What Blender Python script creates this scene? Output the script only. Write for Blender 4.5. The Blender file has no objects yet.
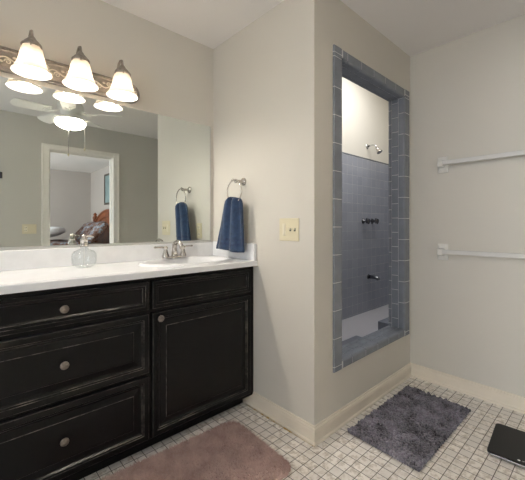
import bpy, bmesh, math, random
from math import sin, cos, pi, radians, sqrt
from mathutils import Vector, Matrix
random.seed(7)
C = bpy.context.scene.collection
S = bpy.context.scene

# ------------------------------------------------------------------ camera, world, lights, exposure
cam = bpy.data.objects.new('camera', bpy.data.cameras.new('camera'))
C.objects.link(cam)
cam.location = (0, 0, 1.1487)
cam.rotation_euler = (radians(90), 0, radians(47.29 - 90))
cam.data.sensor_width = 36
cam.data.lens = 328.8 / 525 * 36
cam.data.shift_y = -14.95 / 525
cam.data.clip_start = 0.02
S.camera = cam
S.view_settings.view_transform = 'Standard'
S.view_settings.look = 'None'
S.view_settings.gamma = 1
S.view_settings.use_curve_mapping = False
S.view_settings.exposure = 0.72
W = bpy.data.worlds.new('world'); S.world = W; W.use_nodes = True
bg = W.node_tree.nodes['Background']; bg.inputs[0].default_value = (0.75, 0.85, 1, 1); bg.inputs[1].default_value = 1.0

def area(name, loc, rot, sx, sy, watts, col):
    l = bpy.data.lights.new(name, 'AREA'); l.shape = 'RECTANGLE'; l.size = sx; l.size_y = sy
    l.energy = watts; l.color = col
    o = bpy.data.objects.new(name, l); o.location = loc; o.rotation_euler = rot; C.objects.link(o); return o
def point(name, loc, watts, col, r=0.03):
    l = bpy.data.lights.new(name, 'POINT'); l.energy = watts; l.color = col; l.shadow_soft_size = r
    o = bpy.data.objects.new(name, l); o.location = loc; C.objects.link(o); return o
DAY = (0.93, 0.96, 1.0)
# daylight-toned fill added at an unseen, invented window in the left wall, the bedroom window, and the shower's own ceiling lamp
area('added_left_daylight', (-1.56, 0.30, 1.45), (0, radians(-90), 0), 1.3, 1.3, 12, DAY)
area('bedroom_window_daylight', (-1.55, -2.9, 1.5), (0, radians(-90), 0), 1.5, 1.6, 75, (0.92, 0.96, 1.0))
area('shower_ceiling_lamp', (3.0, 1.50, 2.93), (0, 0, 0), 1.0, 0.35, 13, (0.97, 0.98, 1.0))
BULB_W, FAN_W = 4.3, 46
WARM = (1.0, 0.925, 0.83)

# ------------------------------------------------------------------ helpers
class MB:
    def __init__(s): s.v = []; s.f = []; s.m = []; s.s = []
    def add(s, vs, fs, m=0, smooth=False):
        b = len(s.v); s.v += [tuple(v) for v in vs]
        for f in fs:
            s.f.append([b + i for i in f]); s.m.append(m); s.s.append(smooth)
        return s
    def box(s, x0, y0, z0, x1, y1, z1, m=0):
        vs = [(x0,y0,z0),(x1,y0,z0),(x1,y1,z0),(x0,y1,z0),(x0,y0,z1),(x1,y0,z1),(x1,y1,z1),(x0,y1,z1)]
        return s.add(vs, [(0,3,2,1),(4,5,6,7),(0,1,5,4),(1,2,6,5),(2,3,7,6),(3,0,4,7)], m)
    def loft(s, rings, mats=None, cap0=True, cap1=True, smooth=False, closed=True, capm=0):
        n = len(rings[0]); vs = [p for r in rings for p in r]; b = len(s.v)
        s.v += [tuple(v) for v in vs]
        for k in range(len(rings) - 1):
            mm = mats[k] if mats else 0
            for i in range(n if closed else n - 1):
                j = (i + 1) % n
                s.f.append([b+k*n+i, b+k*n+j, b+(k+1)*n+j, b+(k+1)*n+i]); s.m.append(mm); s.s.append(smooth)
        if cap0: s.f.append([b + i for i in range(n)][::-1]); s.m.append(capm); s.s.append(False)
        if cap1: s.f.append([b + (len(rings)-1)*n + i for i in range(n)]); s.m.append(capm); s.s.append(False)
        return s
    def lathe(s, prof, o=(0,0,0), axis=(0,0,1), seg=24, m=0, cap=False, sx=1, sy=1, smooth=True):
        q = Vector((0,0,1)).rotation_difference(Vector(axis).normalized()); o = Vector(o)
        rings = [[o + q @ Vector((r*cos(2*pi*i/seg)*sx, r*sin(2*pi*i/seg)*sy, z)) for i in range(seg)] for r, z in prof]
        return s.loft(rings, [m]*len(rings), cap, cap, smooth, capm=m)
    def tube(s, path, r, seg=8, m=0, cap=True):
        P = [Vector(p) for p in path]; n = len(P); rr = r if isinstance(r, (list, tuple)) else [r]*n
        rings = []; up = None
        for i in range(n):
            t = (P[min(i+1, n-1)] - P[max(i-1, 0)]).normalized()
            if up is None:
                up = Vector((0,0,1)) if abs(t.z) < .9 else Vector((1,0,0))
            a = t.cross(up).normalized(); bb = a.cross(t).normalized(); up = bb
            rings.append([P[i] + rr[i]*(a*cos(2*pi*k/seg) + bb*sin(2*pi*k/seg)) for k in range(seg)])
        return s.loft(rings, [m]*n, cap, cap, True, capm=m)
    def torus(s, c, axis, R, r, seg=40, k=8, m=0):
        q = Vector((0,0,1)).rotation_difference(Vector(axis).normalized()); c = Vector(c); rings = []
        for i in range(seg + 1):
            a = 2*pi*i/seg
            rings.append([c + q @ Vector(((R + r*cos(2*pi*j/k))*cos(a), (R + r*cos(2*pi*j/k))*sin(a), r*sin(2*pi*j/k))) for j in range(k)])
        return s.loft(rings, [m]*len(rings), False, False, True, capm=m)
    def build(s, name, mats, parent=None, loc=None, bevel=0, seg=2, smooth_all=False, recalc=True):
        if not isinstance(mats, (list, tuple)): mats = [mats]
        off = Vector((0,0,0)); p = parent
        while p is not None: off += p.location; p = p.parent
        if loc is not None: off = Vector(loc)
        me = bpy.data.meshes.new(name)
        me.from_pydata([(v[0]-off.x, v[1]-off.y, v[2]-off.z) for v in s.v], [], s.f)
        for m in mats: me.materials.append(m)
        me.polygons.foreach_set('material_index', s.m)
        me.polygons.foreach_set('use_smooth', [True]*len(s.f) if smooth_all else s.s)
        if recalc:
            b = bmesh.new(); b.from_mesh(me); bmesh.ops.recalc_face_normals(b, faces=b.faces); b.to_mesh(me); b.free()
        me.update()
        o = bpy.data.objects.new(name, me); C.objects.link(o)
        if parent is not None: o.parent = parent
        elif loc is not None: o.location = loc
        if bevel:
            mo = o.modifiers.new('bevel', 'BEVEL'); mo.width = bevel; mo.segments = seg; mo.limit_method = 'ANGLE'; mo.angle_limit = radians(40)
        return o

def thing(name, label, cat, loc, group=None):
    o = bpy.data.objects.new(name, None); o.location = loc; o.empty_display_size = .05; C.objects.link(o)
    return tag(o, label, cat, group)
def tag(o, label, cat, group=None):
    o['label'] = label; o['category'] = cat
    if group: o['group'] = group
    return o
def struct(o): o['kind'] = 'structure'; return o

# ------------------------------------------------------------------ materials
def lin(c): return tuple(((x/255)/12.92 if x/255 <= .04045 else (((x/255)+.055)/1.055)**2.4) for x in c) + (1,)
class NT:
    def __init__(s, name):
        s.mat = bpy.data.materials.new(name); s.mat.use_nodes = True; s.t = s.mat.node_tree
        s.b = s.t.nodes['Principled BSDF']; s.out = s.t.nodes['Material Output']
    def n(s, typ, **kw):
        x = s.t.nodes.new(typ)
        for k, v in kw.items(): setattr(x, k, v)
        return x
    def l(s, a, b): s.t.links.new(a, b)
    def math(s, op, a, b=None, c=None):
        x = s.n('ShaderNodeMath', operation=op)
        for i, v in enumerate((a, b, c)):
            if v is None: continue
            if isinstance(v, (int, float)): x.inputs[i].default_value = v
            else: s.l(v, x.inputs[i])
        return x.outputs[0]
    def pos(s): return s.n('ShaderNodeNewGeometry').outputs['Position']
    def obj(s): return s.n('ShaderNodeTexCoord').outputs['Object']
    def noise(s, scale, vec=None, detail=3, rough=.5):
        x = s.n('ShaderNodeTexNoise'); x.inputs['Scale'].default_value = scale; x.inputs['Detail'].default_value = detail
        x.inputs['Roughness'].default_value = rough
        s.l(vec if vec is not None else s.obj(), x.inputs['Vector']); return x.outputs['Fac']
    def ramp(s, fac, stops):
        x = s.n('ShaderNodeValToRGB'); e = x.color_ramp.elements
        while len(e) < len(stops): e.new(.5)
        for i, (p, c) in enumerate(stops): e[i].position = p; e[i].color = c
        s.l(fac, x.inputs[0]); return x.outputs[0]
    def mix(s, fac, a, b, blend='MIX'):
        x = s.n('ShaderNodeMix', data_type='RGBA', blend_type=blend)
        for i, v in ((0, fac), (6, a), (7, b)):
            if isinstance(v, (int, float, tuple)): x.inputs[i].default_value = v
            else: s.l(v, x.inputs[i])
        return x.outputs[2]
    def bump(s, h, strength=.3, dist=.01):
        x = s.n('ShaderNodeBump'); x.inputs['Strength'].default_value = strength; x.inputs['Distance'].default_value = dist
        s.l(h, x.inputs['Height']); s.l(x.outputs[0], s.b.inputs['Normal']); return x
def mat(name, col, rough=.5, metal=0, bumpscale=0, bstr=.1, var=0, vscale=8, spec=.5, coat=0, sheen=0):
    t = NT(name); c = lin(col)
    t.b.inputs['Base Color'].default_value = c; t.b.inputs['Roughness'].default_value = rough
    t.b.inputs['Metallic'].default_value = metal; t.b.inputs['Specular IOR Level'].default_value = spec
    t.b.inputs['Coat Weight'].default_value = coat; t.b.inputs['Sheen Weight'].default_value = sheen
    if var:
        d = tuple(max(0, x*(1-var)) for x in c[:3]) + (1,); e = tuple(min(1, x*(1+var)) for x in c[:3]) + (1,)
        t.l(t.ramp(t.noise(vscale), [(.3, d), (.7, e)]), t.b.inputs['Base Color'])
    if bumpscale: t.bump(t.noise(bumpscale), bstr, .002)
    return t.mat
def tile_mat(name, u, v, pu, pv, ou, ov, gw, tile, grout, var=.1, rough=.25, stain=None, stagger=False, bs=.4):
    t = NT(name); sp = t.n('ShaderNodeSeparateXYZ'); t.l(t.pos(), sp.inputs[0])
    U = t.math('DIVIDE', t.math('SUBTRACT', sp.outputs[u], ou), pu)
    V = t.math('DIVIDE', t.math('SUBTRACT', sp.outputs[v], ov), pv)
    fv = t.math('FLOOR', V)
    if stagger: U = t.math('ADD', U, t.math('MULTIPLY', fv, .5))
    fu = t.math('FLOOR', U)
    ru = t.math('FRACT', U); rv = t.math('FRACT', V)
    du = t.math('MULTIPLY', t.math('MINIMUM', ru, t.math('SUBTRACT', 1.0, ru)), pu)
    dv = t.math('MULTIPLY', t.math('MINIMUM', rv, t.math('SUBTRACT', 1.0, rv)), pv)
    d = t.math('MINIMUM', du, dv)
    mask = t.n('ShaderNodeMapRange'); mask.inputs[1].default_value = gw*.35; mask.inputs[2].default_value = gw*.65
    t.l(d, mask.inputs[0]); mk = mask.outputs[0]
    cv = t.n('ShaderNodeCombineXYZ'); t.l(fu, cv.inputs[0]); t.l(fv, cv.inputs[1])
    wn = t.n('ShaderNodeTexWhiteNoise', noise_dimensions='2D'); t.l(cv.outputs[0], wn.inputs['Vector'])
    c = lin(tile); lo = tuple(x*(1-var) for x in c[:3])+(1,); hi = tuple(min(1, x*(1+var)) for x in c[:3])+(1,)
    col = t.ramp(wn.outputs['Value'], [(0, lo), (1, hi)])
    if stain:
        nz = t.noise(38, t.pos(), 5, .65)
        big = t.noise(5, t.pos(), 2)
        amt = t.math('MULTIPLY', t.ramp(nz, [(.46, (0,0,0,1)), (.60, (1,1,1,1))]), t.ramp(t.math('ADD', wn.outputs['Value'], big), [(.62, (.12,.12,.12,1)), (1.0, (.75,.75,.75,1))]))
        col = t.mix(amt, col, lin(stain))
    gn = t.noise(20, t.pos(), 2)
    g = lin(grout); g2 = tuple(x*.65 for x in g[:3])+(1,)
    gc = t.ramp(gn, [(.35, g2), (.65, g)])
    t.l(t.mix(mk, gc, col), t.b.inputs['Base Color'])
    r = t.n('ShaderNodeMapRange'); t.l(mk, r.inputs[0]); r.inputs[3].default_value = .8; r.inputs[4].default_value = rough
    t.l(r.outputs[0], t.b.inputs['Roughness'])
    t.bump(mk, bs, .0015)
    return t.mat

M = {}
PAINT = (213, 208, 197)
M['paint'] = mat('wall_paint', PAINT, .6, bumpscale=180, bstr=.05)
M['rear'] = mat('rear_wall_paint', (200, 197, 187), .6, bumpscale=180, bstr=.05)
M['ceil'] = mat('ceiling_paint', (240, 236, 232), .8, bumpscale=120, bstr=.06)
M['bedwall'] = mat('bedroom_paint', (184, 176, 169), .7)
M['base'] = mat('baseboard_paint', (230, 220, 203), .38, var=.05, vscale=6)
M['casing'] = mat('casing_paint', (240, 236, 227), .35)
M['carpet'] = mat('bedroom_carpet', (170, 158, 140), .95, bumpscale=300, bstr=.5)
M['floor'] = tile_mat('floor_mosaic', 0, 1, .0530, .0530, 1.530, .813, .0032, (238, 232, 224), (104, 95, 84), .09, .32, stain=(186, 174, 158), bs=.5)
BT, BG = (147, 150, 160), (182, 183, 188)
M['st_back'] = tile_mat('shower_tile_back', 0, 2, .10795, .10795, 0, .0, .0030, BT, BG, .06, .18)
M['st_side'] = tile_mat('shower_tile_side', 1, 2, .10795, .10795, 0, .0, .0030, BT, BG, .06, .18)
M['st_dark'] = mat('shower_ledge_tile', (108, 112, 121), .2, var=.1)
M['trimtile'] = mat('bullnose_tile', (124, 128, 136), .16, var=.08, vscale=14)
M['grout'] = mat('trim_grout', (205, 206, 206), .8)
M['pan'] = mat('shower_pan', (176, 174, 178), .4)
M['marble'] = (lambda t: (t.l(t.ramp(t.noise(14, None, 6, .6), [(.35, lin((230,230,230))), (.6, lin((236,236,236)))]), t.b.inputs['Base Color']), setattr(t.b.inputs['Roughness'], 'default_value', .16), t.mat)[-1])(NT('cultured_marble'))
M['mirror'] = mat('mirror_glass', (229, 234, 231), .0, 1)
M['chan'] = mat('mirror_channel', (196, 195, 190), .35, .35)
M['nickel'] = mat('brushed_nickel', (196, 190, 182), .24, 1, bumpscale=200, bstr=.05)
M['chrome'] = mat('chrome', (215, 215, 215), .1, 1)
M['dchrome'] = mat('dark_chrome', (96, 96, 100), .2, 1)
M['knob'] = mat('antique_knob', (142, 134, 126), .35, .9, bumpscale=400, bstr=.4, var=.3, vscale=120)
M['pewter'] = mat('aged_pewter', (160, 152, 143), .36, .85, bumpscale=300, bstr=.3, var=.2, vscale=60)
M['orn'] = mat('washed_ornament', (214, 208, 198), .45, .25)
M['plate'] = mat('washed_pewter', (146, 141, 135), .42, .5, bumpscale=120, bstr=.25, var=.16, vscale=45)
M['dark'] = mat('dark_slot', (40, 34, 28), .6)
M['almond'] = mat('almond_plastic', (222, 212, 180), .35)
M['ivory'] = mat('ivory_plastic', (236, 228, 204), .3)
M['white'] = mat('white_plastic', (236, 234, 230), .3)
M['porcelain'] = mat('white_porcelain', (232, 229, 222), .18)
M['barplastic'] = mat('frosted_bar', (220, 218, 214), .25)
M['fanwhite'] = mat('fan_white', (242, 240, 234), .45)
M['glassblack'] = mat('black_tempered_glass', (16, 15, 15), .32, coat=0, spec=.25)
M['rim'] = mat('silver_rim', (190, 190, 192), .25, .9)
M['wood'] = (lambda t: (t.l(t.ramp(t.noise(9, None, 5), [(.3, lin((92,48,24))), (.7, lin((150,84,46)))]), t.b.inputs['Base Color']), setattr(t.b.inputs['Roughness'], 'default_value', .35), t.mat)[-1])(NT('cherry_wood'))
M['sheet'] = mat('white_bedding', (214, 214, 216), .9)
M['art'] = mat('picture_paper', (130, 150, 150), .5, var=.25, vscale=5)
M['frameg'] = mat('picture_frame_paint', (70, 62, 54), .4)
def wood_black():
    t = NT('black_cabinet_paint'); n = t.noise(3, None, 4)
    t.l(t.ramp(n, [(.35, (.003,.003,.0032,1)), (.7, (.0052,.0052,.0056,1))]), t.b.inputs['Base Color'])
    t.b.inputs['Roughness'].default_value = .30; t.b.inputs['Specular IOR Level'].default_value = .20
    t.bump(t.noise(60, None, 4), .05, .002); return t.mat
def worn():
    t = NT('rubbed_cabinet_edge'); n = t.noise(16, None, 6, .7)
    t.l(t.ramp(n, [(.45, (.007,.007,.007,1)), (.68, lin((128,120,112)))]), t.b.inputs['Base Color'])
    t.b.inputs['Roughness'].default_value = .5; return t.mat
M['black'] = wood_black(); M['worn'] = worn()
def shade_mat(name, em, col, trans=.6, tc=(.95,.92,.86,1)):
    t = NT(name); nt = t.t; nt.nodes.remove(t.b)
    d = t.n('ShaderNodeBsdfDiffuse'); d.inputs[0].default_value = (.62,.60,.57,1)
    tr = t.n('ShaderNodeBsdfTranslucent'); tr.inputs[0].default_value = tc
    mx = t.n('ShaderNodeMixShader'); mx.inputs[0].default_value = trans; t.l(d.outputs[0], mx.inputs[1]); t.l(tr.outputs[0], mx.inputs[2])
    e = t.n('ShaderNodeEmission'); e.inputs[0].default_value = col; e.inputs[1].default_value = em
    ad = t.n('ShaderNodeAddShader'); t.l(mx.outputs[0], ad.inputs[0]); t.l(e.outputs[0], ad.inputs[1]); t.l(ad.outputs[0], t.out.inputs[0])
    return t.mat
M['shade'] = shade_mat('frosted_shade_glass', .0, (1,.93,.84,1), .55, (.52,.47,.41,1))
M['bowl'] = shade_mat('fan_bowl_glass', .3, (1,.95,.86,1))
M['bulb'] = shade_mat('lit_bulb', 1.5, (1,.9,.75,1))
def glass_thin():
    t = NT('thin_clear_glass'); t.t.nodes.remove(t.b)
    a = t.n('ShaderNodeBsdfTransparent'); a.inputs[0].default_value = (.97,.98,.98,1); g_ = t.n('ShaderNodeBsdfGlossy'); g_.inputs['Roughness'].default_value = .04
    lw_ = t.n('ShaderNodeLayerWeight'); lw_.inputs[0].default_value = .5; lw = t.n('ShaderNodeMath', operation='MULTIPLY_ADD'); t.l(t.math('POWER', lw_.outputs['Facing'], 5.0), lw.inputs[0]); lw.inputs[1].default_value = .55; lw.inputs[2].default_value = .04; m_ = t.n('ShaderNodeMixShader')
    t.l(lw.outputs[0], m_.inputs[0]); t.l(a.outputs[0], m_.inputs[1]); t.l(g_.outputs[0], m_.inputs[2]); t.l(m_.outputs[0], t.out.inputs[0]); return t.mat
M['thin'] = glass_thin()
def glass():
    t = NT('clear_glass'); t.b.inputs['Base Color'].default_value = (.96,.98,.98,1); t.b.inputs['Roughness'].default_value = .02
    t.b.inputs['Transmission Weight'].default_value = 1; t.b.inputs['IOR'].default_value = 1.3; return t.mat
M['glass'] = glass()
def terry(name, c1, c2, sc, bs=.6, rough=.95, fine=0):
    t = NT(name); n = t.noise(sc, None, 4, .6)
    if fine: n = t.math('ADD', t.math('MULTIPLY', n, 1-fine), t.math('MULTIPLY', t.noise(110, None, 1), fine))
    t.l(t.ramp(n, [(.35, lin(c1)), (.65, lin(c2))]), t.b.inputs['Base Color'])
    t.b.inputs['Roughness'].default_value = rough; t.b.inputs['Sheen Weight'].default_value = .25
    t.bump(t.noise(420, None, 2), bs, .003); return t.mat
M['towel'] = terry('navy_terry', (26, 46, 74), (36, 60, 92), 40)
M['towelband'] = terry('navy_woven_band', (20, 36, 66), (34, 54, 88), 90, .2)
M['chenille'] = terry('grey_chenille', (30, 27, 33), (146, 141, 153), 12, .2, fine=.32)  # dark-to-light spread puts the pile's shading into the colour
M['matback'] = mat('mat_backing', (52, 48, 54), .9)
M['plush'] = terry('dusty_rose_plush', (176, 146, 138), (212, 184, 174), 12, .2)
def floral():
    t = NT('floral_bedding'); n = t.noise(14, None, 4, .6)
    t.l(t.ramp(n, [(.36, lin((70,44,36))), (.50, lin((128,98,84))), (.60, lin((130,146,162))), (.74, lin((196,190,184)))]), t.b.inputs['Base Color'])
    t.b.inputs['Roughness'].default_value = .9; return t.mat
M['floral'] = floral()

# ------------------------------------------------------------------ the setting
XB, YA, YC, XD, H = 1.372, 2.018, 1.085, 2.544, 2.44
XL, YR = -1.6, -0.675
YS = 2.10            # shower back wall
CZ = .928            # counter top height
FX, FY = .80, .39    # ceiling fan centre

struct(MB().box(XL-.12, YR-.12, -.05, XD+.12, YA+.12, 0).build('floor', M['floor']))
struct(MB().box(XL-.12, -5.0, -.05, XD+.12, YR-.12, 0).build('floor_bedroom', M['carpet']))
struct(MB().box(XL-.12, -5.0, H, 4.52, YC+.112, H+.08).box(XL-.12, YC+.112, H, XB+.115, YS+.12, H+.08).build('ceiling', M['ceil']))
SHH = 2.95      # the shower stall rises higher than the room
struct(MB().box(XB, YC, SHH, 4.52, YS+.12, SHH+.08).build('ceiling_shower', M['ceil']))
struct(MB().box(XB, YC, H+.08, 4.52, YC+.112, SHH).box(XB, YC+.112, H+.08, XB+.115, YS+.12, SHH).build('wall_shower_upper', M['paint']))
struct(MB().box(XL-.12, YA, 0, XB, YA+.12, H).build('wall_vanity', M['paint']))
struct(MB().box(XB, YC, 0, XB+.115, YS+.12, H).build('wall_towel', M['paint']))
# shower wall with its window opening
ox0, ox1, oz0, oz1 = 1.608, 2.434, .366, 2.108
b = MB()
b.box(XB+.115, YC, 0, ox0, YC+.112, H).box(ox1, YC, 0, XD+.115, YC+.112, H).box(ox0, YC, 0, ox1, YC+.112, oz0).box(ox0, YC, oz1, ox1, YC+.112, H)
b.box(XD+.115, YC, 0, 4.4, YC+.112, H)
struct(b.build('wall_shower', M['paint']))
struct(MB().box(XD, YR-.12, 0, XD+.115, YC, H).build('wall_right', M['paint']))
b = MB()   # left wall with an invented opening, added for the daylight fill
wy0, wy1, wz0, wz1 = -.35, .95, .8, 2.1
b.box(XL-.12, YR, 0, XL, wy0, H).box(XL-.12, wy1, 0, XL, YA, H).box(XL-.12, wy0, 0, XL, wy1, wz0).box(XL-.12, wy0, wz1, XL, wy1, H)
struct(b.build('wall_left', M['paint']))
w = MB()
for a0, a1, c0, c1 in ((wy0, wy1, wz0, wz0+.04), (wy0, wy1, wz1-.04, wz1), (wy0, wy0+.04, wz0+.04, wz1-.04), (wy1-.04, wy1, wz0+.04, wz1-.04), (wy0+.04, wy1-.04, 1.43, 1.46)):
    w.box(XL-.09, a0, c0, XL-.05, a1, c1)
wf = struct(w.build('added_window_1', M['casing']))  # invented window out of view, added to go with the fill lamp
MB().box(XL-.073, wy0+.035, wz0+.035, XL-.067, wy1-.035, wz1-.035).build('pane', M['glass'], wf)
# rear wall with doorway
dx0, dx1, dz = .812, 1.542, 2.062
b = MB()
b.box(XL-.12, YR-.12, 0, dx0-.02, YR, H).box(dx1+.02, YR-.12, 0, XD, YR, H).box(dx0-.02, YR-.12, dz+.02, dx1+.02, YR, H)
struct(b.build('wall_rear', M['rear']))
d = MB()
d.box(dx0-.02, YR-.12, 0, dx0, YR, dz+.02).box(dx1, YR-.12, 0, dx1+.02, YR, dz+.02).box(dx0, YR-.12, dz, dx1, YR, dz+.02)
for s, y0, y1 in ((1, YR, YR+.018), (-1, YR-.138, YR-.12)):
    d.box(dx0-.085, y0, 0, dx0-.008, y1, dz+.070).box(dx1+.008, y0, 0, dx1+.085, y1, dz+.070).box(dx0-.008, y0, dz+.008, dx1+.008, y1, dz+.070)
    yy = (y1, y1+.008) if s > 0 else (y0-.008, y0)
    d.box(dx0-.085, yy[0], 0, dx0-.065, yy[1], dz+.070).box(dx1+.065, yy[0], 0, dx1+.085, yy[1], dz+.070).box(dx0-.065, yy[0], dz+.052, dx1+.065, yy[1], dz+.070)
d.box(dx0, YR-.075, 0, dx0+.012, YR-.04, dz).box(dx1-.012, YR-.075, 0, dx1, YR-.04, dz).box(dx0+.012, YR-.075, dz-.012, dx1-.012, YR-.04, dz)
struct(d.build('door_1', M['casing'], bevel=.003))
# bedroom shell
b = MB(); b.box(XL-.12, -5.0, 0, XD, -4.86, H)
struct(b.build('wall_bedroom_far', M['bedwall']))
struct(MB().box(2.40, -4.86, 0, XD, YR-.12, H).build('wall_bedroom_right', M['bedwall']))
b = MB()
b.box(XL-.12, -4.86, 0, XL, -3.7, H).box(XL-.12, -2.1, 0, XL, YR, H).box(XL-.12, -3.7, 0, XL, -2.1, .7).box(XL-.12, -3.7, 2.2, XL, -2.1, H)
struct(b.build('wall_bedroom_left', M['bedwall']))
# shower stall
TT = 1.952
struct(MB().box(XB+.115, YS, 0, 4.4, YS+.12, SHH).build('wall_shower_back', M['paint']))
struct(MB().box(4.4, YC, 0, 4.52, YS+.12, SHH).build('wall_shower_right', M['paint']))
b = MB(); b.box(XB+.125, YS-.010, .09, 4.39, YS, TT)
b.box(XB+.125, YC+.122, TT-.0, XB+.125, YC+.122, TT)
struct(b.build('wall_shower_back_tile', M['st_back']))
b = MB(); b.box(XB+.115, YC+.112, .09, XB+.125, YS-.010, TT).box(4.39, YC+.112, .09, 4.4, YS-.010, TT)
struct(b.build('wall_shower_side_tile', M['st_side']))
# rounded cap row on top of the shower tile
b = MB(); b.tube([(XB+.125, YS-.006, TT+.006), (4.39, YS-.006, TT+.006)], .009, 10)
struct(b.build('trim_3', M['trimtile']))
struct(MB().box(XB+.115, YC+.112, .0, 4.4, YS, .09).build('floor_shower', M['pan']))
b = MB(); b.box(1.50, YC+.115, .09, 2.13, 1.300, .345).box(2.575, YC+.115, .09, 3.1, 1.367, .345)
struct(b.build('trim_4', M['st_dark'], bevel=.004))

# ---- tiled surround of the shower opening
ix0, ix1, iz0, iz1 = 1.620, 2.422, .378, 2.096
ex0, ex1, ez0, ez1 = 1.534, 2.508, .325, 2.156
g = MB()   # grout bed behind the tiles
def frame_boxes(mb, a0, a1, c0, c1, A0, A1, C0, C1, y0, y1):
    mb.box(A0, y0, C0, a0, y1, C1); mb.box(a1, y0, C0, A1, y1, C1); mb.box(a0, y0, C0, a1, y1, c0); mb.box(a0, y0, c1, a1, y1, C1)
frame_boxes(g, ix0-.013, ix1+.013, iz0-.013, iz1+.013, ex0+.003, ex1-.003, ez0+.003, ez1-.003, YC-.0108, YC-.0002)
frame_boxes(g, ix0-.003, ix1+.003, iz0-.003, iz1+.003, ox0-.0, ox1+.0, oz0-.0, oz1+.0, YC-.0002, YC+.112)
def lprof(outer, inner, yret=.036, th=.010):
    """bullnose section in (u, y): u across the face from outer to inner"""
    sgn = 1 if inner > outer else -1; y = YC - .012; r = .016; p = []
    p.append((outer, YC - .0005)); p.append((outer, y + .006))
    for k in range(4): a = pi/2*k/3; p.append((outer + sgn*.006*(1-cos(a)), y + .006*(1-sin(a))))
    for k in range(6): a = pi/2*k/5; p.append((inner - sgn*r*(1-sin(a)), y + r*(1-cos(a))))
    p.append((inner, YC + yret)); p.append((inner - sgn*th*.25, YC + yret)); p.append((inner - sgn*th*.25, YC - .0005))
    return p
G = .0020
zj = [ez0, .353] + [.353 + .157*k for k in range(1, 11)] + [2.094, 2.118, ez1]
zj = [z for i, z in enumerate(zj) if i == 0 or z - zj[i-1] > .005]
for outer, inner, off in ((ex0, ix0, 0), (ex1, ix1, .06)):
    pr = lprof(outer, inner)
    for k in range(len(zj)-1):
        a0, a1 = zj[k] + (off if 1 < k < len(zj)-3 else 0), zj[k+1] + (off if 0 < k < len(zj)-4 else 0)
        a0 = ez0 if k == 0 else a0 + G
        g.loft([[(u, y, a0) for u, y in pr], [(u, y, (a1 - G) if k < len(zj)-2 else ez1) for u, y in pr]], [1], capm=1)
for outer, inner, off in ((ez0, iz0, .1), (ez1, iz1, .05)):
    pr = lprof(outer, inner); x = ix0
    while x < ix1 - .01:
        x1 = min(x + (off if x == ix0 else .1524), ix1)
        g.loft([[(x+G, y, u) for u, y in pr], [(x1-G, y, u) for u, y in pr]], [1], capm=1); x = x1
# reveal tiles
y0, y1, y2 = YC+.036+.003, YC+.036+.052, YC+.113
for side, xx in ((0, ix0), (1, ix1)):
    xa, xb = (xx-.003, xx+.0005) if side == 0 else (xx-.0005, xx+.003)
    for col, (ya, yb) in enumerate(((y0, y1-.0015), (y1+.0015, y2))):
        z = iz0 - [.04, .085][col]
        while z < iz1:
            za, zb = max(z+G, iz0), min(z+.108-G, iz1)
            if zb-za > .01: g.box(xa, ya, za, xb, yb, zb, 1)
            z += .108
for zz, up in ((iz0, 0), (iz1, 1)):
    za, zb = (zz-.003, zz+.0005) if up == 0 else (zz-.0005, zz+.003)
    for col, (ya, yb) in enumerate(((y0, y1-.0015), (y1+.0015, y2))):
        x = ix0 - [.03, .075][col]
        while x < ix1:
            xa, xb = max(x+G, ix0), min(x+.108-G, ix1)
            if xb-xa > .01: g.box(xa, ya, za, xb, yb, zb, 1)
            x += .108
struct(g.build('trim_1', [M['grout'], M['trimtile']], bevel=.0008, seg=1))

# ---- baseboards (profile extruded, mitred)
BP = [(.020, 0), (.020, .012), (.014, .018), (.014, .068), (.012, .074), (.012, .080), (.007, .086), (.006, .093), (-.002, .096), (-.002, 0)]
def basebd(name, p0, p1, nrm, m0, m1):
    """p0,p1 on the wall face at the floor, nrm points into the room, m = extra length per unit offset at each end"""
    p0, p1 = Vector(p0), Vector(p1); d = (p1-p0).normalized(); n = Vector(nrm)
    r0 = [tuple(p0 + n*u - d*u*m0) + (z,) for u, z in BP]; r1 = [tuple(p1 + n*u + d*u*m1) + (z,) for u, z in BP]
    return struct(MB().loft([[(a, b_, c) for a, b_, c in r0], [(a, b_, c) for a, b_, c in r1]]).build(name, M['base']))
basebd('baseboard_towel', (XB, YA-.02), (XB, YC), (-1, 0), 0, 1)
basebd('baseboard_shower', (XB, YC), (XD, YC), (0, -1), 1, -1)
basebd('baseboard_right', (XD, YC), (XD, YR), (-1, 0), -1, 0)
basebd('baseboard_rear', (dx0-.09, YR), (XL, YR), (0, 1), 0, 0)
cq = NT('stained_caulk'); cq.l(cq.ramp(cq.noise(22, None, 3), [(.46, lin((196,182,158))), (.58, lin((176,138,52)))]), cq.b.inputs['Base Color']); cq.b.inputs['Roughness'].default_value = .7
b = MB(); b.tube([(XB-.021, 1.62, .002), (XB-.0215, 1.4, .003), (XB-.021, 1.2, .002), (XB-.021, YC-.021, .002)], [.004, .006, .004, .003], 6)
struct(b.build('trim_2', cq.mat))

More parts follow.
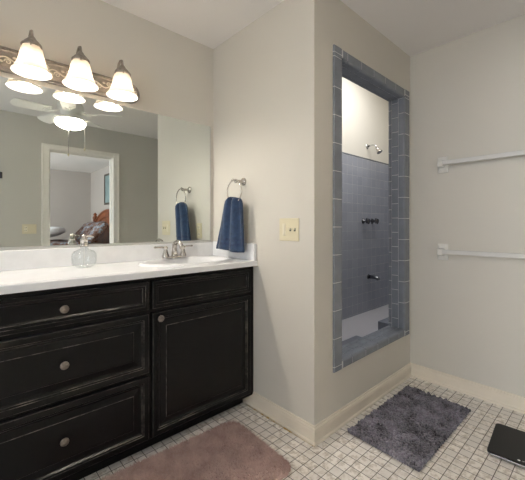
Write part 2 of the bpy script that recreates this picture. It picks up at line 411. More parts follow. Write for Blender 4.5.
# ------------------------------------------------------------------ vanity cabinet
VX0, VX1 = -.72, XB
YF = 1.575     # face frame plane
van = thing('vanity_cabinet', 'long black vanity cabinet with rubbed edges under the white marble top', 'cabinet', ((VX0+VX1)/2, 1.79, 0))
b = MB(); zt = CZ-.0345
b.box(VX0, YF, .075, VX1-.002, YF+.02, zt).box(VX0, YF+.02, .075, VX0+.018, YA-.002, zt).box(VX1-.02, YF+.02, .075, VX1-.002, YA-.002, zt)
b.box(VX0+.018, YF+.02, .075, VX1-.02, YA-.02, .095).box(VX0+.018, YA-.02, .075, VX1-.02, YA-.002, zt)
b.build('body', M['black'], van, bevel=.002)
MB().box(VX0+.02, YF+.075, 0, VX1-.022, YA-.002, .075).build('toe_kick', M['black'], van)
b = MB(); b.box(1.345, YF-.006, .078, VX1-.002, YF, CZ-.036).box(VX0, YF-.006, .078, 1.345, YF, .09)
b.build('filler_strip', [M['black']], van, bevel=.001)
def rect(x0, z0, x1, z1, ins, y): return [(x0+ins, y, z0+ins), (x1-ins, y, z0+ins), (x1-ins, y, z1-ins), (x0+ins, y, z1-ins)]
def front(name, x0, z0, x1, z1, kind, parent=van):
    y = YF
    if kind == 'big': pr = [(0, 0, 0), (0, .018, 1), (.0016, .019, 0), (.024, .019, 1), (.0254, .0165, 0), (.032, .0155, 1), (.0334, .013, 0), (.038, .008, 0), (.046, .0065, 0), (.050, .0075, 0), (.072, .0135, 1), (.0736, .0155, 0)]
    else: pr = [(0, 0, 0), (0, .018, 1), (.0016, .019, 0), (.016, .019, 1), (.0174, .0165, 0), (.028, .0145, 1), (.0296, .010, 0), (.034, .007, 0), (.038, .0065, 0)]
    rings = [rect(x0, z0, x1, z1, i, y-h) for i, h, _ in pr]
    return MB().loft(rings, [m for _, _, m in pr[:-1]]).build(name, [M['black'], M['worn']], parent)
def knob(x, z, parent):
    y = YF - .014
    MB().lathe([(.0, 0), (.0075, 0), (.0055, .006), (.005, .012), (.013, .0145), (.0165, .018), (.0165, .021), (.0148, .0235), (.0125, .0228), (.010, .0250), (.0075, .0245), (.004, .0268), (.0, .0270)],
               (x, y, z), (0, -1, 0), 28).build('knob', M['knob'], parent)
dl, dr = -.045, .682
for z0, z1, kz, k in ((.735, .870, .803, 'small'), (.428, .712, .572, 'big'), (.102, .408, .258, 'big')):
    f = front('drawer', dl, z0, dr, z1, k); knob((dl+dr)/2, kz, f)
f = front('false_drawer_front', .702, .735, 1.335, .870, 'small')
f = front('door', .702, .102, 1.335, .712, 'big'); knob(.738, .684, f)
f = front('false_drawer_front', VX0+.02, .735, -.062, .870, 'small')
f = front('door', VX0+.02, .102, -.062, .712, 'big'); knob(-.10, .684, f)

# ---- marble top with the oval sink
top = thing('marble_countertop', 'white marble vanity top with backsplash and built-in oval sink', 'countertop', (.32, 1.78, CZ-.034))
cx, cy, ea, eb = 1.012, 1.752, .292, .192
X0, X1, Y0, Y1 = VX0-.02, XB-.001, 1.532, YA-.001
N = 72; angs = sorted([2*pi*i/N for i in range(N)] + [math.atan2(yy-cy, xx-cx) % (2*pi) for xx in (X0, X1) for yy in (Y0, Y1)])
def rp(a, ins=0):
    dx, dy = cos(a), sin(a); t = 1e9
    if dx > 1e-9: t = min(t, (X1-ins-cx)/dx)
    if dx < -1e-9: t = min(t, (X0+ins-cx)/dx)
    if dy > 1e-9: t = min(t, (Y1-ins-cy)/dy)
    if dy < -1e-9: t = min(t, (Y0+ins-cy)/dy)
    return cx + dx*t, cy + dy*t
def el(a, k, z):   # ellipse point at polar angle a
    r = 1/sqrt((cos(a)/ea)**2 + (sin(a)/eb)**2) * k; return (cx + r*cos(a), cy + r*sin(a), z)
def rr(a, z):
    p = rp(a); return (p[0], p[1], z)
rings = [[rr(a, CZ-.034) for a in angs], [rr(a, CZ-.005) for a in angs], [(lambda p: (p[0], p[1], CZ))(rp(a, .005)) for a in angs], [el(a, 1.02, CZ) for a in angs], [el(a, 1.01, CZ+.006) for a in angs], [el(a, .99, CZ+.011) for a in angs], [el(a, .95, CZ+.013) for a in angs], [el(a, .90, CZ+.010) for a in angs]]
for k, z in ((.86, -.004), (.82, -.025), (.76, -.06), (.62, -.10), (.42, -.125), (.2, -.135), (.09, -.138)): rings.append([el(a, k, CZ+z) for a in angs])
mb = MB(); mb.loft(rings, [0]*len(rings), cap0=False)
o = mb.build('countertop_slab', M['marble'], top, recalc=False)
for p in o.data.polygons:
    c = p.center
    if (c.x+top.location.x-cx)**2/ea**2 + (c.y+top.location.y-cy)**2/eb**2 < 1.25: p.use_smooth = True
bmx = bmesh.new(); bmx.from_mesh(o.data); bmesh.ops.recalc_face_normals(bmx, faces=bmx.faces)
tf = max(bmx.faces, key=lambda q: q.calc_area())
if tf.normal.z < 0: bmesh.ops.reverse_faces(bmx, faces=bmx.faces)
bmx.to_mesh(o.data); bmx.free()
MB().box(X0, YA-.022, CZ, X1, YA-.001, CZ+.098).build('backsplash', M['marble'], top, bevel=.003)
MB().box(XB-.022, 1.540, CZ, XB-.001, YA-.022, CZ+.105).build('side_splash', M['marble'], top, bevel=.003)
MB().lathe([(0, 0), (.022, 0), (.022, .003), (.016, .004), (0, .002)], (cx, cy, CZ-.1385), (0,0,1), 24).build('drain', M['nickel'], top)

# ---- faucet
fxs, fy, fz = 1.012, 1.925, CZ+.0135
fa = thing('faucet', 'brushed nickel two-lever faucet on the back rim of the sink', 'faucet', (fxs, fy, fz))
b = MB(); rg = []
for k, z in ((1, 0), (1, .006), (.9, .011)):
    rg.append([(fxs + (.056 if cos(a) > 0 else -.056)*(abs(cos(a)) > 1e-6) + .026*k*cos(a), fy + .026*k*sin(a), fz+z) for a in [2*pi*(i+.5)/32 for i in range(32)]])
b.loft(rg, smooth=True).build('base_plate', M['nickel'], fa)
for s in (-1, 1):
    hx = fxs + s*.061
    h = MB().lathe([(.024, .008), (.0235, .014), (.018, .03), (.0125, .048), (.011, .056), (.014, .060), (.0145, .066), (.011, .073), (0, .077)], (hx, fy, fz), (0,0,1), 24).build('handle', M['nickel'], fa)
    MB().tube([(hx, fy, fz+.066), (hx+s*.025, fy+.002, fz+.069), (hx+s*.055, fy+.004, fz+.069), (hx+s*.068, fy+.005, fz+.069), (hx+s*.074, fy+.005, fz+.069)], [.006, .0052, .005, .0068, .0045], 12).build('lever', M['nickel'], h)
path = [(fxs, fy, fz+.008), (fxs, fy, fz+.05)] + [(fxs, fy-.045+.045*cos(a), fz+.066+.036*sin(a)) for a in [pi*i/10 for i in range(0, 9)]] + [(fxs, fy-.095, fz+.062)]
b = MB(); b.tube(path, [.022, .016] + [.0155]*3 + [.0135]*6 + [.012], 16); b.lathe([(.024, .006), (.023, .014), (.017, .03)], (fxs, fy, fz), (0,0,1), 20)
b.tube([(fxs, fy+.018, fz+.01), (fxs, fy+.02, fz+.075)], .0025, 8); b.lathe([(0, 0), (.006, .002), (.006, .009), (0, .012)], (fxs, fy+.02, fz+.073), (0,0,1), 12)
b.build('spout', M['nickel'], fa)

# ---- soap pump
sx, sy = .478, 1.885
so = thing('soap_dispenser', 'squat clear glass soap bottle with metal pump on the vanity top', 'soap dispenser', (sx, sy, CZ))
prof = [(0, .001), (.036, .001), (.040, .004), (.051, .012), (.057, .024), (.059, .055), (.057, .072), (.048, .085), (.024, .094), (.018, .100), (.018, .108)]
inn = [(max(r-.003, 0), z+(.004 if z < .01 else 0)) for r, z in prof][::-1]
b = MB().lathe(prof + inn[:-1] + [(0, .005)], (sx, sy, CZ), (0,0,1), 40); b.build('bottle', M['thin'], so)
b = MB().lathe([(0, .1085), (.021, .1085), (.021, .120), (.017, .124), (.017, .138), (.0185, .140), (.0185, .146), (.0125, .152), (.0125, .168), (0, .170)], (sx, sy, CZ), (0,0,1), 24)
b.tube([(sx, sy, CZ+.160), (sx+.028, sy-.006, CZ+.162), (sx+.046, sy-.010, CZ+.158)], [.006, .005, .004], 10)
b.build('pump', M['nickel'], so)
MB().tube([(sx, sy, CZ+.012), (sx, sy, CZ+.108)], .0025, 8).build('dip_tube', M['white'], so)

# ---- mirror
mr = thing('wall_mirror', 'large frameless mirror on the wall above the vanity', 'mirror', (.32, YA-.004, 1.04))
MB().box(-.72, YA-.007, 1.040, 1.340, YA-.001, 1.862).build('glass', M['mirror'], mr)
MB().box(-.72, YA-.011, 1.0265, 1.343, YA-.0005, 1.041).build('bottom_channel', M['chan'], mr)
b = MB().box(1.338, YA-.009, 1.041, 1.343, YA-.0005, 1.863); b.build('edge_strip', M['chan'], mr)

# ---- vanity light
PX0, PX1, PZ, PR = -.092, .820, 1.948, .060
vl = thing('vanity_light', 'ornate pewter bar of frosted bell shade lamps above the mirror', 'light fixture', ((PX0+PX1)/2, YA, PZ))
def stadium(ins, y):
    r = PR - ins; p = []
    for i in range(17): a = -pi/2 + pi*i/16; p.append((PX1-PR + r*cos(a), y, PZ + r*sin(a)))
    for i in range(17): a = pi/2 + pi*i/16; p.append((PX0+PR + r*cos(a), y, PZ + r*sin(a)))
    return p
pr = [(0, 0), (0, .012), (.004, .018), (.008, .018), (.010, .014), (.014, .020), (.018, .021), (.022, .017), (.027, .016)]
MB().loft([stadium(i, YA-.0005-h) for i, h in pr]).build('back_plate', M['plate'], vl)
b = MB(); yv = YA-.019
def curl(x0, z0, s, a0, r0, turns=1.4, n=16):
    return [(x0 + s*(r0*(1-i/n*.85))*cos(a0+turns*2*pi*i/n), yv-.001, z0 + (r0*(1-i/n*.85))*sin(a0+turns*2*pi*i/n)) for i in range(n+1)]
x = PX0 + .06; k = 0
b.tube([(PX0+.03 + (PX1-PX0-.06)*i/120, yv, PZ + .011*sin(i/120*2*pi*8.5)) for i in range(121)], .0035, 6)
while x < PX1 - .04:
    sg = 1 if k % 2 else -1
    b.tube(curl(x, PZ + sg*.011, sg, 0, .014), [.0038*(1-.5*i/16) for i in range(17)], 6)
    b.lathe([(0, -.002), (.006, 0), (.004, .004), (0, .005)], (x+.026, yv, PZ - sg*.014), (0,-1,0), 8, sx=1.5)
    x += .0514; k += 1
for s in (0, 1):  # shell fluting on the rounded ends
    ccx = PX1-PR if s else PX0+PR
    for i in range(7):
        a = radians(-75 + 25*i) + (0 if s else pi)
        b.tube([(ccx + .012*cos(a), yv, PZ+.012*sin(a)), (ccx+.036*cos(a), yv-.002, PZ+.036*sin(a))], [.002, .0045], 6)
b.build('scroll_ornament', M['orn'], vl)
LY = YA - .125; SR = .008
for lx in (.045, .255, .464, .675):
    a = MB()
    a.tube([(lx, YA-.016, 1.985), (lx, YA-.03, 2.012), (lx, YA-.045, 2.045), (lx, YA-.07, 2.072), (lx, YA-.095, 2.082), (lx, YA-.118, 2.074), (lx, YA-.126, 2.052), (lx, YA-.125, 2.028)], [.008, .007, .0068, .0068, .0068, .007, .007, .007], 12)
    a.lathe([(.016, 0), (.014, .01), (.009, .02)], (lx, YA-.018, 1.985), (0, -.6, .8), 16)
    a.build('arm', M['pewter'], vl)
    cp = MB().lathe([(.008, .042), (.014, .034), (.020, .024), (.030, .014), (.039, .002), (.042, -.010), (.040, -.012), (.034, .0)], (lx, LY, 2.006), (0,0,1), 28)
    for q in range(6):
        an = q*pi/3 + .3; cp.tube([(lx+.038*cos(an), LY+.038*sin(an), 2.006), (lx+.0445*cos(an), LY+.0445*sin(an), 1.995), (lx+.046*cos(an), LY+.046*sin(an), 1.984)], [.004, .0045, .002], 6)
    cp.build('socket_cup', M['pewter'], vl)
    so_ = [(.031, 1.998), (.038, 1.990), (.043, 1.975), (.048, 1.955), (.053, 1.932), (.058, 1.912), (.065, 1.894), (.074, 1.880), (.082, 1.869), (.084, 1.865)]
    prof = so_ + [(.0825, 1.8635)] + [(r-.004, z-.0005) for r, z in so_[::-1]]; prof = [(r, z+SR) for r, z in prof]
    sh = MB().lathe(prof, (lx, LY, 0), (0,0,1), 40).build('lamp_shade', M['shade'], vl)
    MB().lathe([(0, 0), (.012, .0), (.014, -.02), (.022, -.04), (.022, -.050), (.015, -.058), (0, -.062)], (lx, LY, 1.995), (0,0,1), 16).build('bulb', M['bulb'], vl)
    point('vanity_bulb_light', (lx, LY, 1.902), BULB_W, WARM, .03)

# ---- ceiling fan (seen in the mirror)
fan = thing('ceiling_fan', 'white ceiling fan with glowing glass bowl, seen in the mirror', 'ceiling fan', (FX, FY, H))
MB().lathe([(0, 0), (.075, 0), (.075, -.01), (.06, -.05), (.03, -.06), (.03, -.10), (.0, -.10)], (FX, FY, H), (0,0,1), 32).build('canopy', M['fanwhite'], fan)
MB().lathe([(0, -.085), (.06, -.085), (.10, -.10), (.115, -.13), (.115, -.17), (.10, -.195), (.07, -.205), (.065, -.235), (0, -.235)], (FX, FY, H), (0,0,1), 40).build('motor_housing', M['fanwhite'], fan)
for q in range(5):
    an = radians(33 + 72*q); ax = Matrix.Rotation(an, 4, 'Z'); pt = Matrix.Rotation(radians(-14), 4, 'X'); zb = H - .205
    def tf(p, pitch=True):
        v = Vector(p)
        if pitch: v = pt @ v
        v = ax @ v; return (v.x+FX, v.y+FY, v.z+zb)
    out = []
    L0, L1, w0, w1 = .17, .47, .055, .068
    out += [(L0, -w0), (L1-.05, -w1)]; out += [(L1-.05+.05*sin(pi*i/10), -w1*cos(pi*i/10)) for i in range(1, 10)]; out += [(L1-.05, w1), (L0, w0), (L0-.012, 0)]
    bl = MB().loft([[tf((x, y, -.004)) for x, y in out], [tf((x, y, .004)) for x, y in out]]).build('blade', M['fanwhite'], fan)
    ib = MB(); ib.tube([tf((.08, 0, .02), False), tf((.12, 0, .005), False), tf((.16, 0, -.006)), tf((.23, 0, -.007))], [.012, .010, .010, .006], 8)
    ib.tube([tf((.15, 0, -.006)), tf((.19, .03, -.007)), tf((.23, .038, -.006))], .005, 6); ib.tube([tf((.15, 0, -.006)), tf((.19, -.03, -.007)), tf((.23, -.038, -.006))], .005, 6)
    ib.build('blade_iron', M['fanwhite'], bl)
MB().lathe([(0, -.235), (.08, -.235), (.110, -.252), (.134, -.262), (.134, -.274), (.126, -.2765), (0, -.276)], (FX, FY, H), (0,0,1), 40).build('light_collar', M['fanwhite'], fan)
bw = [(.122, -.277), (.136, -.286), (.135, -.300), (.124, -.318), (.102, -.336), (.068, -.350), (.03, -.357), (0, -.358)]
MB().lathe(bw, (FX, FY, H), (0,0,1), 40).build('glass_bowl', M['bowl'], fan)
MB().lathe([(0, -.358), (.012, -.358), (.014, -.368), (.007, -.374), (.008, -.38), (0, -.386)], (FX, FY, H), (0,0,1), 16).build('finial', M['nickel'], fan)
for (px, py, ln) in ((-.02, .01, .60), (.10, .10, .545)):
    ch = MB().tube([(FX+px, FY+py, H-.27), (FX+px, FY+py, H-ln)], .0018, 6).build('pull_chain', M['nickel'], fan)
    MB().lathe([(0, .008), (.005, .004), (.008, -.012), (.006, -.022), (0, -.026)], (FX+px, FY+py, H-ln), (0,0,1), 12).build('pull_knob', M['almond'], ch)
point('fan_bulb_light', (FX, FY, H-.315), FAN_W, (1.0, .93, .85), .03)

# ---- towel ring and towel
ring = thing('towel_ring', 'nickel towel ring on the wall over the side splash', 'towel ring', (XB, 1.667, 1.43))
MB().lathe([(0, 0), (.026, 0), (.026, .005), (.022, .009), (.014, .012), (.010, .024), (.010, .056), (.013, .062), (.013, .070), (0, .075)], (XB-.0005, 1.667, 1.432), (-1,0,0), 28).build('mounting_post', M['nickel'], ring)
RX = XB - .080
b = MB(); b.tube([(RX+.008, 1.667, 1.432), (RX-.001, 1.679, 1.442), (RX, 1.690, 1.437)], [.006, .006, .0055], 10)
b.torus((RX, 1.667, 1.362), (1,0,0), .073, .0048, 56, 10)
b.build('ring', M['nickel'], ring)
# towel: a bunched closed sheet through the ring
rings = []; NS = 64; rmb = MB(); mats = []
zs = [1.318, 1.314, 1.306, 1.295, 1.28, 1.26, 1.235, 1.205, 1.17, 1.13, 1.10, 1.075, 1.062, 1.058, 1.054, 1.050, 1.035, 1.030, 1.026, 1.022, 1.005, .990, .985, .983]
for z in zs:
    t = (1.318 - z)/(1.318-.983)
    yl = 1.745 + (1.838-1.745)*t**.75; yr = 1.594 - .008*t**.8
    yc, hw = (yl+yr)/2, (yl-yr)/2
    k = min(1, max(.0, ((1.318-z)/.03)))**.5
    hw *= .80 + .2*k
    th = .006 + .018*k + .004*t
    if z < .986: th *= .75; hw *= .99
    if 1.022 < z < 1.058: th -= .0015
    R = []
    for i in range(NS):
        a = 2*pi*i/NS; ca, sa = cos(a), sin(a)
        yy = yc + hw*math.copysign(abs(ca)**.8, ca)
        u = (yy-yc)/hw
        fold = (.017*sin(u*7.5+1.0+.8*t) + .005*sin(u*15+2.2*t))*(1-.6*t)*(.5+.5*k) - (.014*u*t if sa < 0 else -.014*u*t*2)
        cleft = -.016*math.exp(-((u-.05)/.16)**2)*(1-.5*t)
        xx = RX + (th*math.copysign(abs(sa)**.6, sa) + (fold if sa < 0 else -fold*.5) - (cleft if sa < 0 else -cleft))
        zz = z + (.004*sin(u*3.1) + .010*(1-u*u)*(1 if t < .1 else 0)) + (.006*u if t > .9 else 0)
        R.append((min(xx, XB-.024), yy, zz))
    rings.append(R)
tag(MB().loft(rings, [1 if (1.052 < zs[k] < 1.064 or 1.0225 < zs[k] < 1.036) else 0 for k in range(len(zs))], smooth=True).build('hand_towel', [M['towel'], M['towelband']], loc=(RX, 1.7, .983)),
    'navy blue terry hand towel hanging from the towel ring', 'towel')

# ---- electrical plates
def plate_on(name, label, cat, face, u, z, w, h, depth=.006):
    """face 'B' = towel wall (normal -x, u is y); 'R' = rear wall (normal +y, u is x)"""
    def bx(mb, du0, dz0, du1, dz1, d0, d1, m=0):
        if face == 'B': mb.box(XB-d1, u+du0, z+dz0, XB-d0, u+du1, z+dz1, m)
        else: mb.box(u+du0, YR+d0, z+dz0, u+du1, YR+d1, z+dz1, m)
    t = thing(name, label, cat, (XB, u, z) if face == 'B' else (u, YR, z))
    mb = MB(); bx(mb, -w/2, -h/2, w/2, h/2, .0004, depth); mb.build('cover_plate', M['almond'], t, bevel=.0025)
    return t, bx
t, bx = plate_on('switch_plate', 'almond two-gang switch plate on the wall right of the blue towel', 'light switch', 'B', 1.262, 1.123, .148, .128)
mb = MB(); bx(mb, .022, -.034, .046, .034, .006, .009); bx(mb, .026, -.030, .042, .030, .009, .012); mb.build('rocker', M['ivory'], t, bevel=.0015)
for du in (-.012, -.045):
    mb = MB(); bx(mb, du-.006, -.009, du+.006, .009, .006, .0068, 0); mb.build('toggle_slot', M['dark'], t)
    mb = MB(); bx(mb, du-.004, -.001, du+.003, .009, .006, .016); mb.build('toggle', M['ivory'], t, bevel=.001)
t, bx = plate_on('outlet_plate', 'almond outlet behind the blue towel, seen only in the mirror', 'outlet', 'B', 1.815, 1.105, .075, .118)
for dz_ in (-.028, .028):
    mb = MB(); bx(mb, -.017, dz_-.014, .017, dz_+.014, .006, .008); r_ = mb.build('receptacle', M['ivory'], t, bevel=.002)
    for q_ in (-.008, .005): mb = MB(); bx(mb, q_, dz_-.004, q_+.003, dz_+.006, .008, .0084); mb.build('slot', M['dark'], r_)
t, bx = plate_on('switch_plate', 'almond double plate on the wall left of the doorway, seen in the mirror', 'light switch', 'R', .607, 1.102, .140, .112)
mb = MB(); bx(mb, -.052, -.034, -.018, .034, .006, .009); r_ = mb.build('receptacle', M['ivory'], t, bevel=.002)
for dz_ in (-.018, .018):
    for q_ in (-.044, -.030): mb = MB(); bx(mb, q_, dz_-.006, q_+.003, dz_+.006, .009, .0094); mb.build('slot', M['dark'], r_)
mb = MB(); bx(mb, .026, -.012, .036, .012, .006, .0075); bx(mb, .028, 0, .034, .010, .0075, .016); mb.build('toggle', M['almond'], t, bevel=.001)
th_ = thing('wall_plaque', 'small dark plaque at the left edge of the mirror image', 'plaque', (.305, YR, 1.70))
MB().box(.245, YR+.0005, 1.672, .357, YR+.014, 1.744).build('frame', M['dark'], th_, bevel=.002)
MB().box(.252, YR+.014, 1.679, .350, YR+.0155, 1.737).build('face', mat('plaque_face', (58, 54, 66), .5), th_)

# ---- towel bars
for z, lab in ((1.582, 'upper of two white towel bars on the right wall'), (.962, 'lower of two white towel bars on the right wall')):
    t = thing('towel_bar', lab, 'towel bar', (XD, .56, z), 'white towel bars on the right wall')
    for yy in (.851, .241):
        mb = MB(); zc = z - .004
        rg = [[(XD-.0005-d, yy+sy_*w_, zc+sz_*h_) for sy_, sz_ in ((-1,-1),(1,-1),(1,1),(-1,1))] for w_, h_, d in ((.034, .058, 0), (.034, .058, .008), (.030, .052, .013), (.020, .026, .022), (.018, .022, .066), (.015, .019, .072))]
        mb.loft(rg).build('bracket', M['porcelain'], t, bevel=.003)
    mb = MB(); yb0, yb1 = .241+.017, .851-.017; hb = .0145
    mb.box(XD-.064-hb*.8, yb0, z-hb, XD-.064+hb*.8, yb1, z+hb).build('bar', M['barplastic'], t, bevel=.004)

# ---- shower fittings on the shower's back wall
yw = YS - .010
sh = thing('shower_fixture', 'chrome shower head on a bent arm high on the shower wall', 'shower head', (3.69, yw, 2.115))
b = MB().lathe([(0, 0), (.032, 0), (.030, .006), (.014, .014)], (3.69, yw+.0095, 2.115), (0,-1,0), 24); b.build('flange', M['chrome'], sh)
MB().tube([(3.69, yw+.005, 2.115), (3.69, yw-.065, 2.12), (3.69, yw-.10, 2.108), (3.69, yw-.122, 2.072)], .0105, 12).build('arm', M['chrome'], sh)
MB().lathe([(0, -.012), (.015, -.010), (.018, .004), (.015, .014), (.022, .028), (.034, .046), (.036, .056), (.032, .058), (0, .056)], (3.69, yw-.125, 2.066), (0,-.55,-.83), 24).build('spray_head', M['nickel'], sh)
vt = thing('shower_faucet', 'pair of chrome shower valve handles at mid height', 'shower faucet', (3.685, yw, 1.197))
for hx in (3.58, 3.685, 3.79):
    big = hx != 3.685
    k = 1 if big else .62
    b = MB().lathe([(0, 0), (.034*k, 0), (.031*k, .008), (.015*k, .018), (.013*k, .045)], (hx, yw, 1.197), (0,-1,0), 24); e = b.build('escutcheon', M['dchrome'], vt)
    b = MB().lathe([(.012*k, .040), (.028*k, .046), (.031*k, .060), (.028*k, .078), (.012*k, .084), (0, .084)], (hx, yw, 1.197), (0,-1,0), 12, smooth=False)
    if big:
        for q in range(4):
            an = q*pi/2+.6; b.tube([(hx, yw-.062, 1.197), (hx+.038*cos(an), yw-.062, 1.197+.038*sin(an))], [.009, .010], 8)
    b.build('handle', M['dchrome'], vt)
sp = thing('tub_spout', 'dark chrome spout low on the shower wall', 'spout', (3.70, yw, .515))
b = MB().lathe([(0, 0), (.030, 0), (.030, .006), (.024, .010)], (3.70, yw, .515), (0,-1,0), 20)
b.tube([(3.70, yw-.004, .515), (3.70, yw-.09, .515), (3.70, yw-.125, .508), (3.70, yw-.135, .490)], [.022, .022, .021, .017], 14)
b.build('spout_body', mat('dull_chrome', (120, 122, 128), .25, 1), sp)

# ------------------------------------------------------------------ floor things
def tufts(mb, pts, hgt, rad, lean, seg=4, m=0, fat=False):
    for (x, y, z) in pts:
        a = random.uniform(0, 2*pi); L = random.uniform(.2, 1)*lean; h = hgt*random.uniform(.7, 1.15); r = rad*random.uniform(.8, 1.2)
        rings = []
        for k, (hh, rk) in enumerate(((0, .8), (.45, 1.0), (.85, .95), (1, .45)) if fat else ((0, 1), (.5, .8), (1, .12))):
            ox, oy = cos(a)*L*hh*hh, sin(a)*L*hh*hh
            rings.append([(x+ox+r*rk*cos(2*pi*i/seg+a), y+oy+r*rk*sin(2*pi*i/seg+a), z+h*hh) for i in range(seg)])
        mb.loft(rings, [m]*4, False, True, True, capm=m)
# grey chenille mat
P = [Vector((2.320, 1.000)), Vector((2.304, .622)), Vector((1.572, .632)), Vector((1.586, 1.012))]
def bil(u, v): return P[3]*(1-u)*(1-v) + P[0]*u*(1-v) + P[1]*u*v + P[2]*(1-u)*v
mb = MB(); ring0 = [bil(u, v) for u, v in ((0,0),(1,0),(1,1),(0,1))]
mb.loft([[(p.x, p.y, .0005) for p in ring0], [(p.x, p.y, .008) for p in ring0]], [0], capm=0)
pts = []
nu, nv = 56, 30
for i in range(nu):
    for j in range(nv):
        u = (i+.5+random.uniform(-.35, .35))/nu; v = (j+.5+random.uniform(-.35, .35))/nv; p = bil(u, v)
        pts.append((p.x, p.y, .004))
for i in range(120):   # fringe along the edges
    q = i/120*4; s = int(q); f_ = q-s; u, v = ((f_,0),(1,f_),(1-f_,1),(0,1-f_))[s]; p = bil(u, v); pts.append((p.x, p.y, .003))
tufts(mb, pts, .019, .0082, .012, 6, 1, True)
tag(mb.build('bath_mat', [M['matback'], M['chenille']], loc=(1.945, .82, 0), recalc=False), 'dark grey rectangular chenille bath mat below the shower opening', 'bath mat')
# dusty rose plush mat with rounded corners
pl, pw_, rc = .86, .505, .07
ang = math.atan2(1.529-1.567, 1.162-.457)
c0 = Vector((1.184, 1.527)); du = Vector((-cos(ang), -sin(ang))); dv = Vector((sin(ang), -cos(ang)))
def inside(u, v, ins=0):
    qx = max(abs(u-pl/2)-(pl/2-rc), 0); qy = max(abs(v-pw_/2)-(pw_/2-rc), 0); return sqrt(qx*qx+qy*qy) <= rc-ins
out = []
for (a0, qu, qv) in ((0, pl-rc, pw_-rc), (pi/2, rc, pw_-rc), (pi, rc, rc), (3*pi/2, pl-rc, rc)):
    for i in range(9): a = a0 + pi/2*i/8; out.append((qu+rc*cos(a), qv+rc*sin(a)))
mb = MB(); w2 = lambda u, v: c0 + du*u + dv*v
def inset(u, v, k):
    return pl/2+(u-pl/2)*(1-k/pl*2), pw_/2+(v-pw_/2)*(1-k/pw_*2)
rg = []
for k, z in ((.004, .0005), (0, .006), (.004, .012), (.012, .015)):
    rg.append([(lambda p: (p.x, p.y, z))(w2(*inset(u, v, k))) for u, v in out])
mb.loft(rg, [0]*4)
pts = []
while len(pts) < 17000:
    u, v = random.uniform(-.004, pl+.004), random.uniform(-.004, pw_+.004)
    if not inside(u, v, -.003): continue
    p = w2(u, v); e = inside(u, v, .01); pts.append((p.x, p.y, .012 if e else .005))
tufts(mb, pts, .015, .0026, .012, 3, 0)
tag(mb.build('bath_mat', [M['plush']], loc=(.8, 1.3, 0), recalc=False), 'dusty pink plush bath mat with rounded corners in front of the vanity', 'bath mat')

# bathroom scale
sc0 = Vector((2.246, .474)); e1 = (Vector((1.900, .446))-sc0).normalized(); e2 = Vector((e1.y, -e1.x)); 
if e2.y > 0: e2 = -e2
SW, SH = .318, .318
def rsq(ins, z, r=.022):
    p = []
    for (a0, qu, qv) in ((0, SW-r, SH-r), (pi/2, r, SH-r), (pi, r, r), (3*pi/2, SW-r, r)):
        for i in range(7):
            a = a0+pi/2*i/6; u, v = qu+(r-ins)*cos(a), qv+(r-ins)*sin(a); q = sc0+e1*u+e2*v; p.append((q.x, q.y, z))
    return p
sc = thing('bathroom_scale', 'black glass bathroom scale with silver rim on the tile floor', 'scale', (2.06, .28, 0))
MB().loft([rsq(.02, .004), rsq(.004, .010), rsq(.0, .018), rsq(.001, .021)], smooth=False).build('base', M['rim'], sc)
MB().loft([rsq(.002, .0212), rsq(.0015, .0262), rsq(.003, .0275)]).build('glass_platform', M['glassblack'], sc)
mb = MB()
for i in range(4):
    u = .05 if i % 2 else SW-.05; v = .05 if i > 1 else SH-.05; q = sc0+e1*u+e2*v; mb = MB().lathe([(0, 0), (.014, 0), (.014, .009), (0, .009)], (q.x, q.y, .0002), (0,0,1), 16); mb.build('foot', M['dark'], sc)
mb = MB()   # maker's mark on the near edge: round emblem and short lettering
def sq(u0, v0, u1, v1):
    r = [sc0+e1*a+e2*b_ for a, b_ in ((u0, v0), (u1, v0), (u1, v1), (u0, v1))]
    mb.loft([[(p.x, p.y, .0273) for p in r], [(p.x, p.y, .0279) for p in r]])
q = sc0+e1*(SW-.022)+e2*(.128); mb.lathe([(0, 0), (.006, 0), (.006, .0005), (0, .0005)], (q.x, q.y, .0274), (0,0,1), 16)
v = .140
for k, (tall, wd) in enumerate(((1, .002), (.6, .006), (.6, .005), (1, .002), (.6, .006), (.6, .005), (1, .002), (.6, .005))):
    sq(SW-.027+.009*(1-tall)*.0, v, SW-.027+.009*tall, v+wd*.55); 
    if wd > .003: sq(SW-.027, v, SW-.0255, v+wd)
    v += wd + .0025
mb.build('printed_mark', M['white'], sc)

# ------------------------------------------------------------------ bedroom beyond the doorway (seen in the mirror)
bed = thing('bed', 'cherry wood bed with arched headboard in the bedroom, seen in the mirror', 'bed', (1.35, -3.75, 0))
HX = 2.36; hy0, hy1 = -4.20, -2.55
out = [(hy0+.05, .35)] + [(hy0+.05 + (hy1-hy0-.10)*i/24, 1.24 + .22*sin(pi*i/24)**.8) for i in range(25)] + [(hy1-.05, .35)]
mb = MB().loft([[(HX-.005, y, z) for y, z in out], [(HX-.04, y, z) for y, z in out]])
ctr = [(hy0+.05 + (hy1-hy0-.10)*i/24, 1.24 + .22*sin(pi*i/24)**.8) for i in range(25)]
mb.tube([(HX-.03, y, z) for y, z in ctr], .032, 8)
mb.tube([(HX-.045, y, z-.13) for y, z in ctr[2:-2]], .014, 8)
for y in (hy0+.02, hy1-.02):
    mb.lathe([(0, 0), (.045, 0), (.045, .5), (.035, .55), (.045, .6), (.045, 1.28), (.052, 1.30), (.052, 1.33), (.03, 1.36), (.04, 1.40), (0, 1.44)], (HX-.05, y, 0), (0,0,1), 16)
mb.build('headboard', M['wood'], bed)
mb = MB().box(.30, hy0+.06, .18, HX-.09, hy0+.10, .42).box(.30, hy1-.10, .18, HX-.09, hy1-.06, .42).box(.30, hy0+.10, .26, HX-.09, hy1-.10, .30)
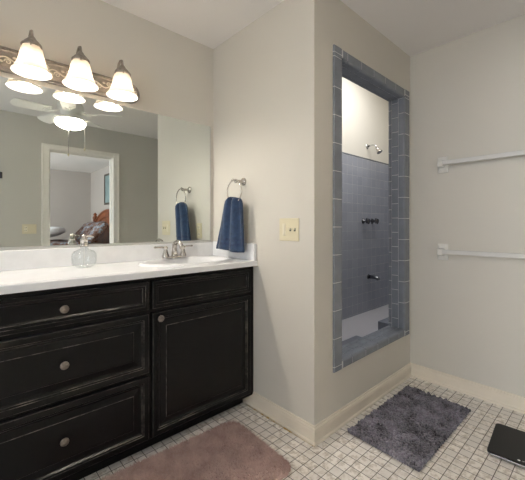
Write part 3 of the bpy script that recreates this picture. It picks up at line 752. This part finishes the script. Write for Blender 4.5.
for fx in (.34, 1.9):
    for fy_ in (hy0+.09, hy1-.09): mb.box(fx-.03, fy_-.03, 0, fx+.03, fy_+.03, .18)
mb.build('rail_frame', M['wood'], bed, bevel=.004)
MB().box(.32, hy0+.11, .31, HX-.10, hy1-.11, .76).build('mattress', M['sheet'], bed, bevel=.05, seg=4)
def blob(name, c, s, rz, tilt, m, label, cat, n=24, pw=.55):
    rot = Matrix.Rotation(radians(rz), 4, 'Z') @ Matrix.Rotation(radians(tilt), 4, 'Y'); rings = []
    for i in range(n+1):
        v = -1 + 2*i/n; ring_ = []
        for j in range(n*2):
            a = 2*pi*j/(n*2); ca, sa = cos(a), sin(a)
            px = math.copysign(abs(ca)**pw, ca); py = math.copysign(abs(sa)**pw, sa)
            rr_ = sqrt(max(0, 1-abs(v)**2.2)) * .0
            k = (1-abs(v)**3)**(1/3) if abs(v) < 1 else .001
            pinch = 1 + .04*sin(3*a)*v
            p = rot @ Vector((s[0]*px*k*pinch, s[1]*py*k, s[2]*v*(1-.35*(max(abs(px), abs(py))**4)*.8)))
            ring_.append((c[0]+p.x, c[1]+p.y, c[2]+p.z))
        rings.append(ring_)
    return tag(MB().loft(rings, smooth=True).build(name, m, loc=c, recalc=True), label, cat)
# comforter: draped slab over the bed
n1, n2 = 30, 24; vs = []; fs = []
for i in range(n1+1):
    for j in range(n2+1):
        x = .22 + 1.55*i/n1; v = j/n2; y = hy0+.0 + (hy1-hy0)*v
        e = min(v, 1-v)*1.6; dx_ = (x-.22)
        z = .83 - .35*max(0, 1-e/.12)**1.5 - .3*max(0, 1-dx_/.12)**2 + .02*sin(x*9+v*4)*sin(v*11) 
        vs.append((x, y, z))
for i in range(n1):
    for j in range(n2): a = i*(n2+1)+j; fs.append((a, a+1, a+n2+2, a+n2+1))
cm = MB().add(vs, fs, 0, True).build('comforter', M['floral'], loc=(1.0, -3.75, .8))
so2 = cm.modifiers.new('thick', 'SOLIDIFY'); so2.thickness = .045
tag(cm, 'floral blue and brown comforter spread on the bed, seen in the mirror', 'comforter')
blob('pillow', (1.98, -3.74, 1.0), (.27, .34, .12), 0, -48, M['floral'], 'floral pillow against the headboard on the far side, seen in the mirror', 'pillow')
blob('pillow', (1.96, -3.0, 1.005), (.27, .34, .12), 0, -48, M['floral'], 'floral pillow against the headboard on the near side, seen in the mirror', 'pillow')
blob('pillow', (1.20, -3.55, .985), (.36, .40, .12), 20, -12, M['sheet'], 'white pillow lying on the floral comforter, seen in the mirror', 'pillow')
pc = thing('framed_picture', 'dark framed picture on the bedroom wall above the bed, seen in the mirror', 'picture', (2.40, -3.82, 1.6))
mb = MB(); yp0, yp1, zp0, zp1 = -3.76, -3.0, 1.60, 2.27
for a in ((yp0, zp0, yp1, zp0+.04), (yp0, zp1-.04, yp1, zp1), (yp0, zp0+.04, yp0+.04, zp1-.04), (yp1-.04, zp0+.04, yp1, zp1-.04)): mb.box(2.375, a[0], a[1], 2.3995, a[2], a[3])
mb.build('frame', M['frameg'], pc, bevel=.004)
MB().box(2.386, yp0+.04, zp0+.04, 2.3990, yp1-.04, zp1-.04).build('print', M['art'], pc)
